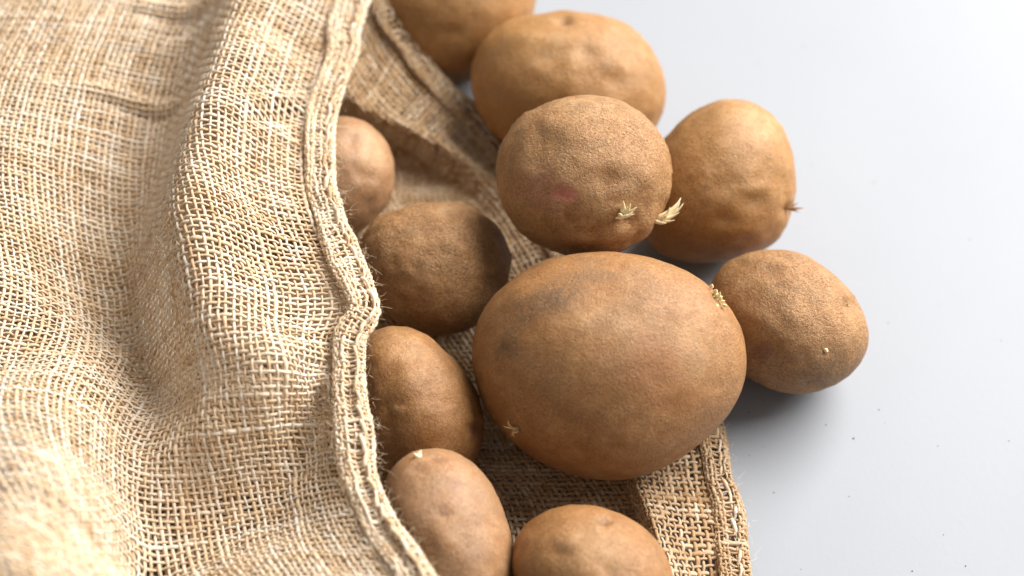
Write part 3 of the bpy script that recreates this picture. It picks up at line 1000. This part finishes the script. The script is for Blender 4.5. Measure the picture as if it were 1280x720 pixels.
def blade(bm, p0, d0, d1, ln, r0, flat=0.5, nseg=6, sides=8):
    """a pointed curved shoot"""
    p = np.array(p0, float)
    d0, d1 = unit(np.array(d0, float)), unit(np.array(d1, float))
    ref = np.array([0.3, 0.7, 0.2])
    prev = None
    for k in range(nseg + 1):
        t = k / nseg
        d = unit(d0 * (1 - t) + d1 * t)
        B = unit(np.cross(d, ref))
        M = np.cross(B, d)
        rr = r0 * (0.75 + 0.9 * t * (1 - t) * 1.6) * (1 - t ** 2.6) + 1e-5
        ringv = [bm.verts.new(p + B * rr * math.cos(a) + M * rr * flat * math.sin(a)) for a in np.arange(sides) / sides * 2 * math.pi]
        if prev:
            for i in range(sides):
                bm.faces.new((prev[i], prev[(i + 1) % sides], ringv[(i + 1) % sides], ringv[i]))
        prev = ringv
        p = p + d * ln / nseg
    bm.faces.new(prev)


def finish(bm, name, pot, mat, base, label=None):
    bmesh.ops.recalc_face_normals(bm, faces=bm.faces)
    me = bpy.data.meshes.new(name)
    bm.to_mesh(me)
    bm.free()
    for p in me.polygons:
        p.use_smooth = True
    me.materials.append(mat)
    o = link(name, me, pot.ob, label=label)
    o.location = Vector(base - pot.ctr)
    return o


def sprout(pot, px, py, mat, dirs, scale, rr=0.0011, label=None, name='sprout', seed=0, lift=0.0004, spread=0.0005):
    """a tuft of pointed shoots; dirs are (right, up, towards viewer, length)"""
    r = np.random.default_rng(seed)
    P, n = spot(pot, px, py)
    bm = bmesh.new()
    # little stub the shoots grow from
    blade(bm, -n * 0.0010, n, n, 0.0026 * scale, rr * 1.5, 0.9)
    for (a, b_, c_, ln) in dirs:
        d = a * RIGHT + b_ * UP - c_ * FWD
        j = r.normal(0, spread, 3) * scale
        blade(bm, j - n * 0.0004, unit(n * 0.8 + 0.7 * unit(d)), unit(d), ln * scale, rr * r.uniform(0.75, 1.15) * (0.8 + 0.2 * scale), 0.6)
    return finish(bm, name, pot, mat, P + n * lift, label)


sprout(p_stack, 778, 272, SPROUT, [(-0.15, 1.0, 0.3, 0.0072), (0.25, 1.0, 0.5, 0.0078), (0.75, 0.85, 0.5, 0.0080), (1.0, 0.45, 0.5, 0.0066), (0.5, 0.35, 0.9, 0.0055), (-0.3, 0.3, 0.8, 0.0036), (1.0, 0.75, 0.3, 0.0072)], 0.95, 0.0009, label='pale tuft of pointed shoots', seed=1)
sprout(p_stack, 819, 276, SPROUT, [(0.30, 1.0, 0.3, 0.0120), (0.5, 1.0, 0.3, 0.0115), (0.8, 0.75, 0.4, 0.0092), (0.1, 1.0, 0.5, 0.0085), (0.9, 0.3, 0.5, 0.0070), (0.1, 0.6, 0.8, 0.0060), (0.45, 1.2, 0.1, 0.0125), (0.9, 0.0, 0.5, 0.0050)], 0.92, 0.0009, label='longer white sprout tuft on the shoulder', seed=2)
_rs = np.random.default_rng(77)
sprout(p_big, 894, 376, SPROUT_Y, [(_rs.normal(0, 0.8), _rs.normal(0.2, 0.6), 0.7, _rs.uniform(0.0012, 0.0030)) for _k in range(20)], 1.0, 0.00075, label='tiny yellow green sprout', seed=3, lift=0.0002, spread=0.0012)
sprout(p_big, 645, 538, SPROUT_D, [(-0.9, 0.5, 0.25, 0.0050), (0.1, 1.0, 0.25, 0.0055), (0.6, 0.3, 0.4, 0.0026), (-0.5, -0.6, 0.3, 0.0036), (0.4, -0.9, 0.25, 0.0036), (-0.4, 0.9, 0.3, 0.0032), (-1, -0.1, 0.3, 0.0030)], 0.9, 0.0006, label='dried star-shaped bud', seed=4, lift=0.0010)
sprout(p_front, 526, 570, SPROUT, [(-0.6, 0.7, 0.3, 0.003), (0.4, 0.8, 0.3, 0.003), (0, 0.3, 0.8, 0.002)], 0.8, 0.0008, label='tiny white bud', seed=5)
sprout(p_small, 1034, 442, SPROUT, [(-0.5, 0.9, 0.4, 0.0022), (0.5, 0.2, 0.5, 0.0018), (-0.8, 0.1, 0.5, 0.0014)], 0.8, 0.0005, label='tiny white bud', seed=6)
sprout(p_small, 1062, 381, SPROUT_D, [(-0.5, 0.5, 0.4, 0.0022), (0.6, 0.2, 0.5, 0.0020), (0.1, -0.9, 0.4, 0.0022)], 0.7, 0.0005, label='dried brown bud', seed=7)

P_, n_ = spot(p_right, 988, 262)
bm = bmesh.new()
for (a, b_, c_, ln, w_) in ((1.0, 0.10, 0.1, 0.0075, 0.0008), (0.9, 0.55, 0.2, 0.0060, 0.0005), (1.0, -0.25, 0.1, 0.0062, 0.0005), (0.8, 0.9, 0.3, 0.0026, 0.0003)):
    d = a * RIGHT + b_ * UP - c_ * FWD
    blade(bm, -n_ * 0.0006, unit(n_ + d), d, ln, w_, 0.8)
finish(bm, 'root', p_right, ROOT, P_, 'dry brown root wisp')

# ------------------------------------------------------------------ crumbs of soil on the table
CRUMB = simple_mat('soil_crumb', (0.09, 0.06, 0.04), (0.22, 0.15, 0.10))
bm = bmesh.new()
r = np.random.default_rng(5)
for k in range(34):
    px, py = (r.normal(945, 26), r.normal(512, 12)) if k % 6 == 0 else (r.uniform(930, 1280), r.uniform(380, 720)) if k < 26 else (r.uniform(850, 1280), r.uniform(20, 380))
    s_ = r.uniform(0.00009, 0.00022) * (1.5 if r.uniform() < 0.1 else 1)
    p = at(px, py, s_ * 0.8)
    res = bmesh.ops.create_icosphere(bm, subdivisions=1, radius=s_)
    for v in res['verts']:
        v.co = Vector(p) + Vector((v.co.x * r.uniform(0.7, 1.6), v.co.y, v.co.z * 0.8))
me = bpy.data.meshes.new('soil_crumbs')
bm.to_mesh(me)
bm.free()
me.materials.append(CRUMB)
link('soil_crumbs', me, label='scattered dark soil specks on the white table', cat='crumbs', kind='stuff')
